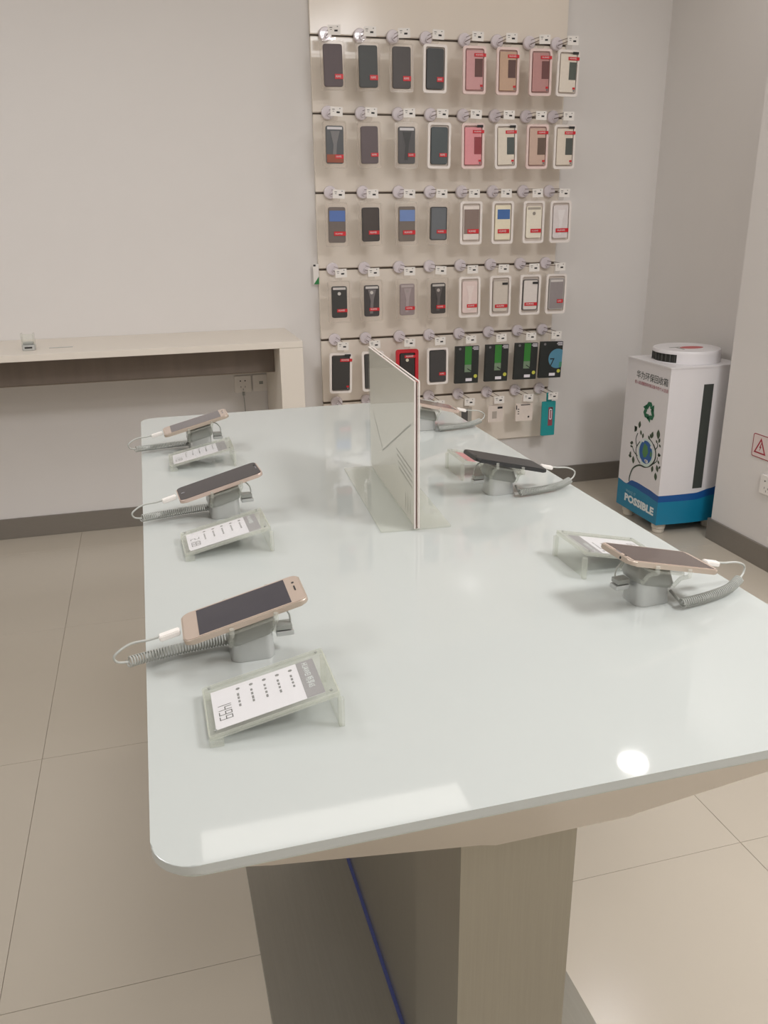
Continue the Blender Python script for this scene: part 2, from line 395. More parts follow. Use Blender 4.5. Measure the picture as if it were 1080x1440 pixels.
# plan outline with the height of the two wave lines at every point: (x, y, teal_top, blue_top)
out = []
NL = 28
LT = [(0,.176),(.2,.168),(.24,.170),(.4,.172),(.7,.166),(1,.158)]; LB = [(0,.177),(.2,.169),(.36,.198),(.5,.200),(.75,.196),(1,.188)]
RT = [(0,.158),(.5,.158),(.8,.172),(1,.185)]; RB = [(0,.188),(.5,.190),(.75,.205),(1,.24)]
for k in range(NL+1):
    u = k/NL; out.append((BX0, BY1-(BY1-BY0)*u, lerp(LT,u), lerp(LB,u)))
for k in range(1, NL+1):
    u = k/NL; x = BX0+(BX1-BX0)*u; out.append((x, BY0+bulge(x), lerp(RT,u), lerp(RB,u)))
for k in range(1, 5): u = k/4; out.append((BX1, BY0+(BY1-BY0)*u, .185+(.176-.185)*u, .24+(.177-.24)*u))
for k in range(1, 4): u = k/4; out.append((BX1-(BX1-BX0)*u, BY1, .176, .177))
bm = bmesh.new(); cols = []
for x, y, a, b in out: cols.append([bm.verts.new((x-BX0, y-BY0, z)) for z in (.05, a, b+.0005, .755)])
n = len(cols)
for i in range(n):
    A, B = cols[i], cols[(i+1)%n]
    for k in range(3): bm.faces.new((A[k], B[k], B[k+1], A[k+1])).material_index = (1, 2, 0)[k]
bm.faces.new([c[0] for c in cols]).material_index = 1; bm.faces.new([c[3] for c in cols])
obj('body', bm, [M_BW, M_BTEAL, M_BBLUE], bn)
bm = bmesh.new(); pts = [(x-BX0+(-.004 if x < BX0+.01 else 0), y-BY0+(-.003 if y < BY0+.001 else 0)) for x, y, _, _ in out]
prism(bm, pts, .7555, .7620, bevel=.002); obj('top_cover', bm, M_BW, bn)
LC = (2.300-BX0, 3.245-BY0)
# lid drum with a recessed opening
bm = bmesh.new(); NA = 72; A0, A1 = math.radians(140), math.radians(221)
zs = [.7625, .768, .800, .812, .818]
rg = []
for z, r in ((.7625,.146),(.767,.146),(.802,.146),(.811,.146),(.8165,.1425),(.818,.136)):
    rg.append([bm.verts.new((LC[0]+r*math.cos(2*PI*k/NA), LC[1]+r*math.sin(2*PI*k/NA), z)) for k in range(NA)])
for li, (a, b) in enumerate(zip(rg, rg[1:])):
    for k in range(NA):
        am = 2*PI*(k+.5)/NA
        if li == 1 and A0 < am < A1: continue
        bm.faces.new((a[k], a[(k+1)%NA], b[(k+1)%NA], b[k]))
bm.faces.new(rg[-1]); bm.faces.new(rg[0])
lid = obj('lid', bm, M_BW, bn)
bm = bmesh.new()
prism(bm, circ(LC[0], LC[1], .134, 40), .7635, .8075); obj('lid_opening', bm, mat('dark_grille', (58, 58, 54), .5), lid)
bm = bmesh.new()
for k in range(9):
    a = A0+(A1-A0)*(k+.5)/9
    x, y = LC[0]+.139*math.cos(a), LC[1]+.139*math.sin(a)
    prism(bm, circ(x, y, .0022 + .0012*(k % 2), 6), .7672, .8018)
obj('opening_bristle', bm, mat('grille_grey', (84, 84, 80), .5), lid)
bm = bmesh.new(); prism(bm, [(LC[0]+.01+.055*math.cos(a*PI/12), LC[1]-.02+.034*math.sin(a*PI/12)) for a in range(24)], .8181, .8187)
obj('lid_sticker', bm, mat('faded_red_sticker', (190, 95, 95), .5), lid)
bm = bmesh.new(); box(bm, LC[0]-.085, LC[0]-.03, LC[1]+.0, LC[1]+.010, .8181, .8187); box(bm, LC[0]-.060, LC[0]-.05, LC[1]-.06, LC[1]+.01, .8181, .8187)
obj('lid_mark', bm, M_GREYPL, lid)
sx0, sx1 = 2.281-BX0, 2.329-BX0
bm = bmesh.new(); box(bm, sx0, sx1, bulge(2.305)-.0012, bulge(2.305)+.004, .213, .683); obj('side_slot', bm, mat('dark_strip', (66, 70, 66), .35), bn)
for x, y in ((.045,.045),(.305,.045),(.045,.295),(.305,.295)):
    bm = bmesh.new(); prism(bm, circ(x, y, .031, 20), .020, .0498, bevel=.003); prism(bm, circ(x, y, .027, 20), .0005, .020, bevel=.004)
    obj('foot', bm, mat('foot_cream', (214, 206, 192), .5), bn)
# prints on the left face (plane x = BX0, coordinates world y, z)
E0 = -.0006
def FB(pts, lvl=0): return [(y-BY0, z) for y, z in pts], E0-0.0003*lvl-.0003, E0-0.0003*lvl
def face_poly(bm, pts, lvl=0):
    p, a, b = FB(pts, lvl); prism(bm, p, a, b, axis='x')
def leaf(bm, y0, z0, y1, z1, wid=.46):
    d = Vector((y1-y0, z1-z0)); nrm = Vector((-d.y, d.x))*wid
    P = []
    for k in range(9): t = k/8; P.append(Vector((y0,z0))+d*t+nrm*math.sin(PI*t)*.62)
    for k in range(7, 0, -1): t = k/8; P.append(Vector((y0,z0))+d*t-nrm*math.sin(PI*t)*.62)
    face_poly(bm, [tuple(p) for p in P])
LEAVES = [(3.277,0.488,3.28,0.453),(3.319,0.457,3.301,0.44),(3.298,0.458,3.315,0.429),(3.267,0.448,3.257,0.425),(3.243,0.439,3.246,0.414),(3.169,0.464,3.175,0.431),(3.203,0.438,3.188,0.421),(3.189,0.449,3.18,0.43),(3.129,0.483,3.125,0.438),(3.111,0.447,3.119,0.424),(3.14,0.433,3.128,0.419),(3.114,0.419,3.1,0.408),(3.333,0.38,3.318,0.372),(3.344,0.368,3.319,0.374),(3.34,0.356,3.322,0.355),(3.331,0.331,3.337,0.307),(3.348,0.308,3.321,0.308),(3.307,0.315,3.303,0.278),(3.107,0.382,3.112,0.362),(3.094,0.375,3.113,0.367),(3.113,0.346,3.099,0.332),(3.145,0.312,3.15,0.281),(3.117,0.324,3.104,0.293),(3.088,0.325,3.1,0.311),(3.12,0.288,3.113,0.251)]
bm = bmesh.new()
for L in LEAVES: leaf(bm, *L)
obj('leaf_print', bm, mat('olive_leaf_ink', (62, 78, 58), .5), bn)
def stroke(bm, pts, w, lvl=0):
    P = smooth_path([(a, b, 0) for a, b in pts], 6); L, R = [], []
    for i, p in enumerate(P):
        t = (P[min(i+1,len(P)-1)]-P[max(i-1,0)]).normalized(); s = Vector((-t.y, t.x, 0))*w/2
        L.append((p+s)[:2]); R.append((p-s)[:2])
    for i in range(len(P)-1): face_poly(bm, [L[i], L[i+1], R[i+1], R[i]], lvl)
bm = bmesh.new()
stroke(bm, [(3.324,.186),(3.322,.215),(3.300,.258),(3.253,.285),(3.204,.290),(3.158,.312),(3.133,.347),(3.136,.382),(3.156,.408)], .0075)
for pts in ([(3.248,.295),(3.277,.316),(3.29,.356),(3.264,.395)], [(3.285,.365),(3.299,.397),(3.287,.429)], [(3.274,.324),(3.306,.337),(3.323,.359)],
            [(3.14,.388),(3.125,.405),(3.126,.422)], [(3.147,.319),(3.12,.34),(3.117,.359)], [(3.148,.399),(3.169,.415),(3.189,.424)]):
    stroke(bm, pts, .0045)
obj('stem_print', bm, mat('dark_stem_ink', (48, 66, 52), .5), bn)
bm = bmesh.new(); face_poly(bm, [(3.210+.062*math.cos(a*PI/16), .355+.064*math.sin(a*PI/16)) for a in range(32)], 1)
obj('globe_halo', bm, mat('halo_ink', (205, 222, 214), .5), bn)
bm = bmesh.new(); face_poly(bm, [(3.210+.052*math.cos(a*PI/16), .358+.053*math.sin(a*PI/16)) for a in range(32)], 2)
obj('globe_print', bm, mat('globe_blue_ink', (48, 96, 158), .5), bn)
bm = bmesh.new()
face_poly(bm, [(3.224,.398),(3.200,.388),(3.190,.360),(3.205,.335),(3.222,.330),(3.236,.352),(3.232,.375)], 3)
face_poly(bm, [(3.172,.375),(3.160,.365),(3.163,.345),(3.176,.350)], 3)
obj('continent_print', bm, mat('globe_green_ink', (84, 134, 84), .5), bn)
bm = bmesh.new()
for (a, b, r) in ((3.196,.318,.011),(3.205,.320,.008),(3.246,.312,.010),(3.168,.392,.009),(3.236,.405,.008)):
    face_poly(bm, [(a+r*math.cos(k*PI/7), b+r*.75*math.sin(k*PI/7)) for k in range(14)], 4)
obj('cloud_print', bm, mat('cloud_ink', (225, 225, 230), .5), bn)
# recycling arrows: three bent arrows round a centre
bm = bmesh.new(); c = (3.214, .545)
for k in range(3):
    a = PI/2 + k*2*PI/3
    def Rm(p, a=a-PI/2): return (c[0]-(p[0]*math.cos(a)-p[1]*math.sin(a)), c[1]+p[0]*math.sin(a)+p[1]*math.cos(a))
    face_poly(bm, [Rm(p) for p in ((-.012,.042),(.012,.044),(.022,.030),(.008,.020),(.0,.026),(-.012,.006),(-.030,.016))])
    face_poly(bm, [Rm(p) for p in ((.003,.017),(.035,.036),(.036,.004))])
obj('recycling_mark', bm, mat('recycle_green_ink', (28, 104, 72), .5), bn)
def face_text(body, ytop, z, size, width, name, m, bold=0.0):
    b = text_bm(body, size, width=width, bold=bold); obj(name, map_bm(b, lambda p: (E0-.0005, ytop-BY0-p.x, z+p.y)), m, bn)
face_text('华为环保回收箱', 3.338, .680, .038, .245, 'lettering', mat('dark_green_ink', (38, 52, 44), .5))
face_text('投入前请删除存储设备中的个人信息', 3.348, .652, .018, .262, 'lettering', mat('crimson_ink', (160, 50, 72), .5))
face_text('MAKE IT', 3.343, .130, .020, .085, 'lettering', mat('pale_blue_ink', (130, 180, 200), .5), .02)
face_text('POSSIBLE', 3.350, .088, .048, .245, 'lettering', mat('white_ink', (225, 232, 232), .5), .05)

# ------------------------------------------------------------------ slatwall accessory panel
PX0, PX1 = .780, 1.968
RAILS = [2.105, 1.805, 1.483, 1.155, .835, .535]
PF = 3.91
sp = thing('accessory_display_panel', 'tall cream slatted wall panel with metal rails for hanging phone accessories', 'display panel', (PX0, RY1, 0))
edges = [2.62] + RAILS + [.281]
for k in range(len(edges)-1):
    hi = edges[k]-(.005 if k else 0); lo = edges[k+1]+(.005 if k < len(edges)-2 else 0)
    obj('panel_board', boxm(0, PX1-PX0, PF-RY1, -.0008, lo, hi, bevel=.0015, seg=1), M_PANEL, sp)
for z in RAILS:
    obj('rail_slot', boxm(.001, PX1-PX0-.001, -.010, -.0009, z-.0048, z+.0048), M_RAILD, sp)
    bm = bmesh.new(); box(bm, .0005, PX1-PX0-.0005, -.0195, -.0102, z+.0021, z+.0047); box(bm, .0005, PX1-PX0-.0005, -.0195, -.0102, z-.0047, z-.0032)
    obj('rail', bm, M_RAIL, sp)
t = thing('panel_side_tag', 'small white and green tag fixed to the left edge of the accessory panel', 'tag', (.765, 3.93, 1.14))
obj('tag_plate', boxm(-.012, .0145, -.028, -.024, -.05, .04, bevel=.001), M_WHITE, t)
obj('bracket', boxm(.002, .008, -.024, -.0005, -.01, .01), M_SILVER, t)
bm = bmesh.new(); prism(bm, [(-.011,-.049),(.0135,-.049),(.0135,-.015)], -.0288, -.0282, axis='y'); obj('green_corner', bm, mat('tag_green', (40, 130, 70), .5), t)
bm = bmesh.new(); box(bm, -.011, .0, -.0288, -.0282, .03, .038); obj('dark_mark', bm, M_INK, t)

COLX = [.842, .992, 1.160, 1.310, 1.465, 1.620, 1.775, 1.910]
ORD = ['first', 'second', 'third', 'fourth', 'fifth', 'sixth', 'seventh', 'eighth']
ROWN = ['top row', 'second row', 'third row', 'fourth row', 'fifth row', 'bottom row']
PEG_Y = 3.752
ITEM_Y = 3.775
C = {}
def cached(key, fn):
    if key not in C: C[key] = fn()
    return C[key]
def marks_bm():
    bm = bmesh.new()
    box(bm, -.019, -.008, -.0012, -.0006, .007, .0092); box(bm, .012, .016, -.0012, -.0006, .010, .013); box(bm, -.017, -.010, -.0012, -.0006, .000, .0016)
    box(bm, .000, .014, -.0012, -.0006, -.006, .0005)
    return bm
def hook(ci, ri, itemname, yaw=0.0, arm=True):
    z = RAILS[ri]; x = COLX[ci] - (.022 if ri == 0 and ci in (2, 3) else 0)
    t = thing('display_hook', f'round lilac-locked rail hook with white price tag, {ORD[ci]} from left in {ROWN[ri]}', 'display hook', (x, PF, z), 0, 'display hooks on the slatted panel')
    obj('lock_disc', cached('disc', lambda: mesh_of('lock_disc', prismm(circ(0, .002, .028, 24), -.022, -.001, axis='y', bevel=.005, seg=3), M_DISC)), None, t)
    obj('lock_button', cached('btn', lambda: mesh_of('lock_button', prismm(circ(.004, -.006, .010, 14), -.030, -.0222, axis='y', bevel=.002), M_DISC)), None, t)
    L = PEG_Y-PF
    obj('peg', cached('peg', lambda: mesh_of('peg', tubem([(0,-.023,-.006),(0,L+.012,-.006),(0,L+.004,-.003)], .0023, 6), M_WIRE)), None, t)
    obj('label_arm', cached('arm', lambda: mesh_of('label_arm', tubem([(.006,-.022,.012),(.006,L+.004,.008)], .0016, 6), M_WIRE)), None, t)
    a = random.uniform(-.06, .06)
    lb = obj('price_label', cached('plab', lambda: mesh_of('price_label', boxm(-.026,.026,-.0006,.0006,-.018,.018), M_WHITE)), None, t, (.006, L-.004, -.009), (0, a, yaw))
    obj('price_print', cached('pmark', lambda: mesh_of('price_print', marks_bm(), M_INK)), None, lb)
    return t
def m_case(rgb, rough=.4, coat=0.0): return mat('case_%d_%d_%d' % rgb, rgb, rough, coat=coat, var=.06, scale=90)
def bits(parent, name, x0, x1, z0, z1, y, m, th=.0008):
    return obj(name, boxm(x0, x1, y-th, y, z0, z1), m, parent)
def brand_text(parent, x, z, y, h, width, m):
    me = cached(('txt', round(width,3)), lambda: mesh_of('lettering', map_bm(text_bm('HUAWEI', h*1.35, width=width), lambda p: (p.x, 0, p.y)), m))
    obj('lettering', me, None, parent, (x, y, z))
def package(ri, ci, desc, col, style, **k):
    """hanging blister pack; origin at the peg, facing -y"""
    where = f'{ORD[ci]} from left in {ROWN[ri]}'
    x = COLX[ci] - (.022 if ri == 0 and ci in (2, 3) else 0)
    hook(ci, ri, f'{desc}, {where}', k.get('yaw', 0))
    rot = k.get('rot', random.uniform(-.015, .015))
    t = thing('phone_case_package', f'{desc}, {ORD[ci]} in {ROWN[ri]}', 'phone case', (x, ITEM_Y, RAILS[ri]-.006), 0, 'packaged phone cases on the slatted panel')
    t.rotation_euler = (0, rot, k.get('yaw', 0))
    pw, ph = k.get('pw', .106), k.get('ph', .186)
    zc = -.036-ph/2                         # package centre below peg
    cw, ch = k.get('cw', .076), k.get('ch', .150)
    frame_m = {'clear': M_CLEARB, 'white': mat('white_tray', (236, 228, 222), .3), 'pink': mat('pinkish_tray', (232, 208, 202), .3), 'red': mat('red_frame', (196, 34, 46), .4)}[style]
    back_m = {'clear': M_CLEARB, 'white': mat('tray_back', (214, 202, 192), .4), 'pink': mat('pinkish_tray_back', (206, 176, 168), .4), 'red': mat('red_back', (176, 30, 40), .4)}[style]
    obj('backing', cached(('bk', pw, ph, style), lambda: mesh_of('backing', prismm(rrect(0, zc, pw-.002, ph-.002, .010), .0, .0025, axis='y'), back_m)), None, t)
    rw = .005 if style == 'clear' else .010
    if style == 'red': rw = .016
    obj('rim', cached(('rim', pw, ph, style), lambda: mesh_of('rim', ringm(rrect(0, zc, pw, ph, .012), rrect(0, zc, pw-2*rw, ph-2*rw, .008), -.010, -.0001, axis='y'), frame_m)), None, t)
    obj('hang_tab', cached(('tab', style), lambda: mesh_of('hang_tab', ringm(rrect(0, -.013, .034, .044, .008), rrect(0, 0.0005, .014, .010, .003), .0003, .0017, axis='y'), M_CLEARB)), None, t)
    cx = k.get('cx', 0.0)
    cm = m_case(col, k.get('rough', .4), k.get('coat', 0))
    th = .011
    obj('case', cached(('case', cw, ch, cx, zc, col), lambda: mesh_of('case', prismm(rrect(cx, zc, cw, ch, k.get('cr', .009)), -th, -.0001, axis='y', bevel=.002), cm)), None, t)
    yf = -th-.0002
    zt, zb, xl, xr = zc+ch/2, zc-ch/2, cx-cw/2, cx+cw/2
    if k.get('top'):   # pale strip where the bare phone shows
        bits(t, 'bare_top', xl+.006, xr-.006, zt-.015, zt-.005, yf, m_case(k['top']))
    if k.get('low'):
        bits(t, 'lower_band', xl+.002, xr-.002, zb+.004, zb+.036, yf-.0009, m_case(k['low']), .0004)
    if k.get('view'):  # flip-cover window: (x0,x1,z0,z1 fractions, colour)
        a0, a1, b0, b1, vc = k['view']
        bits(t, 'cover_window', xl+cw*a0, xl+cw*a1, zb+ch*b0, zb+ch*b1, yf, mat('window_%d_%d_%d' % vc, vc, .12), .001)
    if k.get('edge'):  # darker bumper outline
        obj('bumper', ringm(rrect(cx, zc, cw+.002, ch+.002, .009), rrect(cx, zc, cw-.006, ch-.006, .006), -th-.001, -.0002, axis='y'), m_case(k['edge']), t)
    if k.get('gloss'):
        bm = bmesh.new(); g = k['gloss']
        prism(bm, [(xl+cw*.35, zb+ch*.1), (xl+cw*.55, zb+ch*.1), (xl+cw*.62, zb+ch*.55), (xl+cw*.78, zb+ch*.86), (xl+cw*.25, zb+ch*.86), (xl+cw*.42, zb+ch*.5)], yf-.0008, yf, axis='y')
        obj('silhouette_print', bm, m_case(g), t)
    if k.get('cam'):
        bm = bmesh.new(); prism(bm, circ(cx-.001 if not k.get('camx') else cx+k['camx'], zt-.032, .0075, 14), yf-.0014, yf-.0008, axis='y'); obj('camera_hole', bm, m_case(k['cam']), t)
    rd = k.get('red', (.5, 1.0, .20, .31))
    if rd:
        a0, a1, b0, b1 = rd
        rx0, rx1, rz0, rz1 = xl+cw*a0, xl+cw*a1, zb+ch*b0, zb+ch*b1
        s = bits(t, 'red_label', rx0, rx1, rz0, rz1, yf-.0014, M_RED, .0008)
        brand_text(s, rx0+(rx1-rx0)*.12, rz0+(rz1-rz0)*.3, yf-.0024, (rz1-rz0)*.5, round((rx1-rx0)*.6, 3), MATS['white_ink'])
    if k.get('dot'):
        bits(t, 'red_corner_label', xr-.014, xr-.002, zb+.012, zb+.020, yf-.0010, M_RED); bits(t, 'corner_barcode', xr-.011, xr-.004, zb+.003, zb+.010, yf-.0010, M_GREYINK)
    if k.get('sticker'):
        sk = obj('black_sticker', boxm(xr-.022, xr+.006, yf-.0026, yf-.0018, zt-.001, zt+.009) if k.get('dot') else boxm(xr-.030, xr-.002, yf-.0026, yf-.0018, zt-.020, zt-.010), M_INK, t)
    if style in ('white', 'pink') and not k.get('noblister'):
        pass
    return t
# --- top row
dk = (.56, 1.0, .18, .30)
package(0, 0, 'plum-brown phone case in clear pack with red label', (84, 70, 72), 'clear', red=dk, cw=.080, ch=.158)
package(0, 1, 'charcoal phone case in clear pack with red label', (62, 64, 62), 'clear', red=dk, cw=.080, ch=.158)
package(0, 2, 'dark taupe phone case in clear pack with red label', (74, 68, 66), 'clear', red=dk, cw=.080, ch=.158)
package(0, 3, 'slate phone case in white-framed pack with red label', (62, 64, 65), 'white', red=(.6, 1.0, .18, .30), ch=.156)
fl = dict(cw=.078, ch=.152, cr=.003, dot=True, red=(.46, 1.14, .84, .925))
package(0, 4, 'pink flip cover with brown window in white tray', (206, 154, 154), 'pink', view=(.50,.96,.33,.79,(104,72,68)), **fl)
package(0, 5, 'tan gold flip cover with brown window in white tray', (198, 166, 142), 'pink', view=(.50,.96,.33,.79,(100,76,72)), **fl)
package(0, 6, 'dusty rose flip cover with maroon window in white tray', (188, 140, 136), 'pink', view=(.55,.99,.33,.79,(112,74,72)), **fl)
package(0, 7, 'cream flip cover with grey-green window in white tray', (228, 218, 204), 'white', view=(.55,.99,.33,.79,(92,98,92)), sticker=True, **fl)
# --- second row
package(1, 0, 'grey phone case with orange-brown lower band and pale top strip', (84, 86, 88), 'clear', top=(215,212,214), low=(150,78,52), gloss=(122,120,120), red=(.5,.98,.13,.24), ch=.148)
package(1, 1, 'mauve-grey phone case in clear pack with red label', (96, 84, 86), 'clear', red=(.56,1.0,.19,.29), ch=.148)
package(1, 2, 'dark grey phone case with a pale top strip and dark curve', (84, 82, 82), 'clear', top=(215,212,214), gloss=(62,62,62), red=(.56,1.0,.19,.29), ch=.148)
package(1, 3, 'blue-slate phone case in white-framed pack with red label', (76, 84, 86), 'white', red=(.5,.96,.2,.3), ch=.150)
package(1, 4, 'bright pink flip cover with red window and dark sticker', (226, 150, 156), 'pink', view=(.56,.99,.28,.74,(150,66,72)), sticker=True, **fl)
package(1, 5, 'cream flip cover with slate window tilted in white tray', (226, 216, 200), 'white', view=(.55,.99,.28,.74,(86,94,92)), sticker=True, rot=-.03, **fl)
package(1, 6, 'beige flip cover with brown window in white tray', (204, 176, 160), 'pink', view=(.5,.99,.28,.74,(110,92,82)), **fl)
package(1, 7, 'cream flip cover with dark grey window at the panel edge', (226, 214, 198), 'white', view=(.55,.99,.28,.74,(90,94,90)), sticker=True, **fl)
# --- third row
package(2, 0, 'grey-brown phone case with a blue window and red label', (112, 102, 96), 'clear', view=(.05,.97,.60,.90,(92,120,180)), gloss=None, red=(.30,1.0,.20,.32), ch=.148)
package(2, 1, 'dark brown glossy phone case with red label', (72, 64, 60), 'clear', red=(.36,1.0,.20,.32), edge=(58,54,52), ch=.140)
package(2, 2, 'taupe phone case with a light blue window and red label', (118, 108, 100), 'clear', view=(.05,.97,.58,.90,(112,138,190)), red=(.24,1.0,.20,.32), ch=.148)
package(2, 3, 'glossy slate phone case with a pale sheen and black edge', (104, 108, 112), 'clear', edge=(62,62,62), red=(.38,.98,.20,.31), ch=.140)
package(2, 4, 'white flip cover with a tall taupe window', (232, 222, 214), 'white', view=(.04,.98,.18,.90,(138,120,112)), red=(.25,.98,.19,.32), ch=.146, cr=.004)
package(2, 5, 'cream yellow flip cover with a square blue window', (236, 226, 200), 'white', view=(.14,.94,.60,.88,(72,110,168)), red=(.17,.92,.19,.31), ch=.150, cr=.004)
package(2, 6, 'cream phone case with a grey camera hole and grey top', (236, 228, 210), 'white', top=(170,162,150), cam=(150,142,132), red=(.28,.98,.17,.29), ch=.140)
package(2, 7, 'frosted clear phone case with a wide red label', (222, 214, 212), 'white', gloss=(232,226,224), red=(.18,1.04,.18,.30), ch=.146)
# --- fourth row
package(3, 0, 'black phone case with a white camera dot and top strip', (58, 58, 56), 'clear', top=(205,200,196), cam=(200,196,190), red=(.32,1.0,.18,.28), cw=.070, ch=.138)
package(3, 1, 'dark phone case with a grey silhouette print and top strip', (66, 62, 62), 'clear', top=(205,200,196), gloss=(118,112,112), cam=(200,196,190), red=(.32,1.0,.18,.28), cw=.070, ch=.138)
package(3, 2, 'smoky mauve see-through phone case with red label', (148, 134, 134), 'clear', top=(180,168,166), gloss=(168,154,154), cam=(160,150,148), red=(.34,1.0,.17,.28), cw=.070, ch=.140)
package(3, 3, 'dark brown-black phone case with pale camera dot and light top', (64, 60, 58), 'clear', top=(190,184,178), gloss=(92,86,84), cam=(185,176,170), red=(.34,.98,.17,.28), cw=.070, ch=.138)
package(3, 4, 'blush-white see-through phone case with red label', (226, 206, 200), 'white', gloss=(232,216,210), red=(.30,.98,.17,.28), cw=.074, ch=.144)
package(3, 5, 'beige clear phone case with black sticker and wide red label', (208, 198, 186), 'white', edge=(186,176,166), sticker=True, red=(.12,.98,.12,.23), cw=.074, ch=.142)
package(3, 6, 'clear phone case with a dark frame and black sticker', (224, 216, 210), 'white', edge=(110,106,104), sticker=True, red=(.12,.98,.14,.25), cw=.076, ch=.140)
package(3, 7, 'grey phone case with a pale silver frame at the panel edge', (150, 142, 142), 'white', edge=(172,168,164), top=(214,208,204), red=(.56,.98,.20,.32), cw=.076, ch=.142)
# --- fifth row
package(4, 0, 'black flip cover in white tray with red strip across the top', (58, 56, 54), 'white', red=(.45,1.16,.84,.925), dot=True, sticker=True, cw=.080, ch=.156, cr=.004, rot=.03)
package(4, 1, 'black flip cover in white tray half hidden by the table sign', (66, 64, 62), 'white', red=(.45,1.16,.84,.925), dot=True, cw=.080, ch=.156, cr=.004)
package(4, 2, 'black phone case in a bright red-bordered pack', (48, 44, 42), 'red', red=(.3,1.1,.84,.93), cam=(220,214,190), cw=.072, ch=.136, pw=.110, ph=.172)
package(4, 3, 'slate phone case in a small white-framed pack', (66, 64, 64), 'white', red=(.58,1.0,.20,.30), ph=.174, cw=.080, ch=.148)
def black_box(ci, desc, seven=False, zoff=0):
    where = f'{ORD[ci]} from left in {ROWN[4]}'
    hook(ci, 4, f'{desc}, {where}')
    t = thing('accessory_box', f'{desc}, {ORD[ci]} in {ROWN[4]}', 'box', (COLX[ci], ITEM_Y, RAILS[4]-.006), 0, 'black boxes hanging on the slatted panel')
    t.rotation_euler = (0, random.uniform(.0, .03), 0)
    w, h = .120, .178; zc = -.038-h/2
    bx = M_BLACK if False else mat('matt_black_card', (36, 40, 38), .45)
    obj('box_body', boxm(-w/2, w/2, .0, .016, zc-h/2, zc+h/2, bevel=.0012, seg=1), bx, t)
    obj('hang_tab', ringm(rrect(0, -.014, .04, .046, .006), rrect(0, 0.0005, .014, .010, .003), .0065, .0085, axis='y'), M_CLEARB, t)
    yf = -.0002; zt, zb = zc+h/2, zc-h/2
    bits(t, 'white_label', -.005, .027, zb+.010, zb+.024, yf, M_CARD)
    b = bmesh.new(); prism(b, circ(.045, zb+.033, .009, 16), yf-.0008, yf, axis='y'); obj('yellow_badge', b, mat('badge_yellow', (200, 200, 80), .5), t)
    b = bmesh.new()
    for q, ww in enumerate((.026, .030, .024)): box(b, .056-ww, .056, yf-.0008, yf, zt-.006-q*.006, zt-.003-q*.006)
    obj('white_print', b, M_CARD, t)
    b = bmesh.new(); prism(b, circ(-.038, zt-.012, .006, 12), yf-.0008, yf, axis='y'); obj('grey_emblem', b, M_GREYINK, t)
    if not seven:
        bits(t, 'green_stripe', -.012, .022, zt-.088, zt-.001, yf, mat('box_green', (52, 128, 50), .4))
        bits(t, 'grey_phone_picture', -.012, .022, zt-.124, zt-.0885, yf, mat('picture_grey', (120, 142, 116), .4))
        b = bmesh.new(); prism(b, [(.000, zt-.108), (.004, zt-.106), (.026, zt-.120), (.024, zt-.124)], yf-.0016, yf-.0009, axis='y'); obj('black_print', b, M_INK, t)
    else:
        pts = [(x, z) for x, z in circ(.034, zc+.006, .048, 36)]
        pts = [(min(x, .0598), z) for x, z in pts]
        b = bmesh.new(); prism(b, pts, yf-.0008, yf, axis='y'); obj('blue_disc_print', b, mat('box_blue', (86, 140, 165), .4), t)
        b = bmesh.new(); prism(b, [(.0598, zc-.010), (.0598, zc-.034), (.045, zc-.038), (.046, zc-.012)], yf-.0014, yf-.0009, axis='y'); obj('green_patch_print', b, mat('box_teal_green', (70, 140, 110), .4), t)
        b = map_bm(text_bm('7', .055), lambda p: (p.x-.008, yf-.0012, zc-.030+p.y)); obj('lettering', b, bx, t)
black_box(4, 'black box with green stripe, left of three')
black_box(5, 'black box with green stripe, middle of three')
black_box(6, 'black box with green stripe, right of three')
black_box(7, 'black box with a light blue disc and the figure 7', True)
# --- bottom row
hook(0, 5, None); hook(1, 5, None); hook(3, 5, None)
def small_pack(ci, desc, w, h, rgb, build, dx=0.0):
    where = f'{ORD[ci]} from left in {ROWN[5]}'
    hook(ci, 5, f'{desc}, {where}')
    t = thing('accessory_pack', f'{desc}, {ORD[ci]} in {ROWN[5]}', 'accessory pack', (COLX[ci], ITEM_Y, RAILS[5]-.006), 0, 'small accessory packs on the bottom rail')
    zt = -.036; m = m_case(rgb)
    obj('pack_body', prismm(rrect(dx, zt-h/2, w, h, .004), .0, .010, axis='y', bevel=.001), m, t)
    obj('hang_tab', ringm(rrect(0, -.014, .03, .046, .006), rrect(0, 0.0005, .014, .010, .003), .0035, .0055, axis='y'), m, t)
    build(t, zt, -.0002); return t
def b1(t, zt, y):
    bits(t, 'dark_picture', -.026, .008, zt-.078, zt-.006, y, mat('picture_dark', (84, 84, 82), .3)); bits(t, 'light_picture', .010, .026, zt-.078, zt-.006, y, mat('picture_light', (160, 158, 150), .3))
small_pack(4, 'grey accessory pack with a dark picture', .062, .086, (196, 186, 174), b1)
def b2(t, zt, y):
    bits(t, 'dark_print', .010, .036, zt-.018, zt-.008, y, M_INK); bits(t, 'grey_picture', -.018, .006, zt-.066, zt-.030, y, mat('picture_pale', (178, 168, 158), .4))
small_pack(5, 'white accessory pack with a pale picture and black mark', .080, .084, (224, 212, 202), b2)
def b3(t, zt, y):
    b = bmesh.new()
    for q in range(3): box(b, -.036, -.028, y-.0008, y, zt-.030-q*.012, zt-.026-q*.012)
    box(b, -.020, .030, y-.0008, y, zt-.010, zt-.006); box(b, .020, .028, y-.0008, y, zt-.074, zt-.066); box(b, -.045, -.040, y-.0008, y, zt-.03, zt-.008); obj('print', b, M_INK, t)
small_pack(6, 'white accessory pack with small black bullet marks', .092, .090, (228, 216, 206), b3)
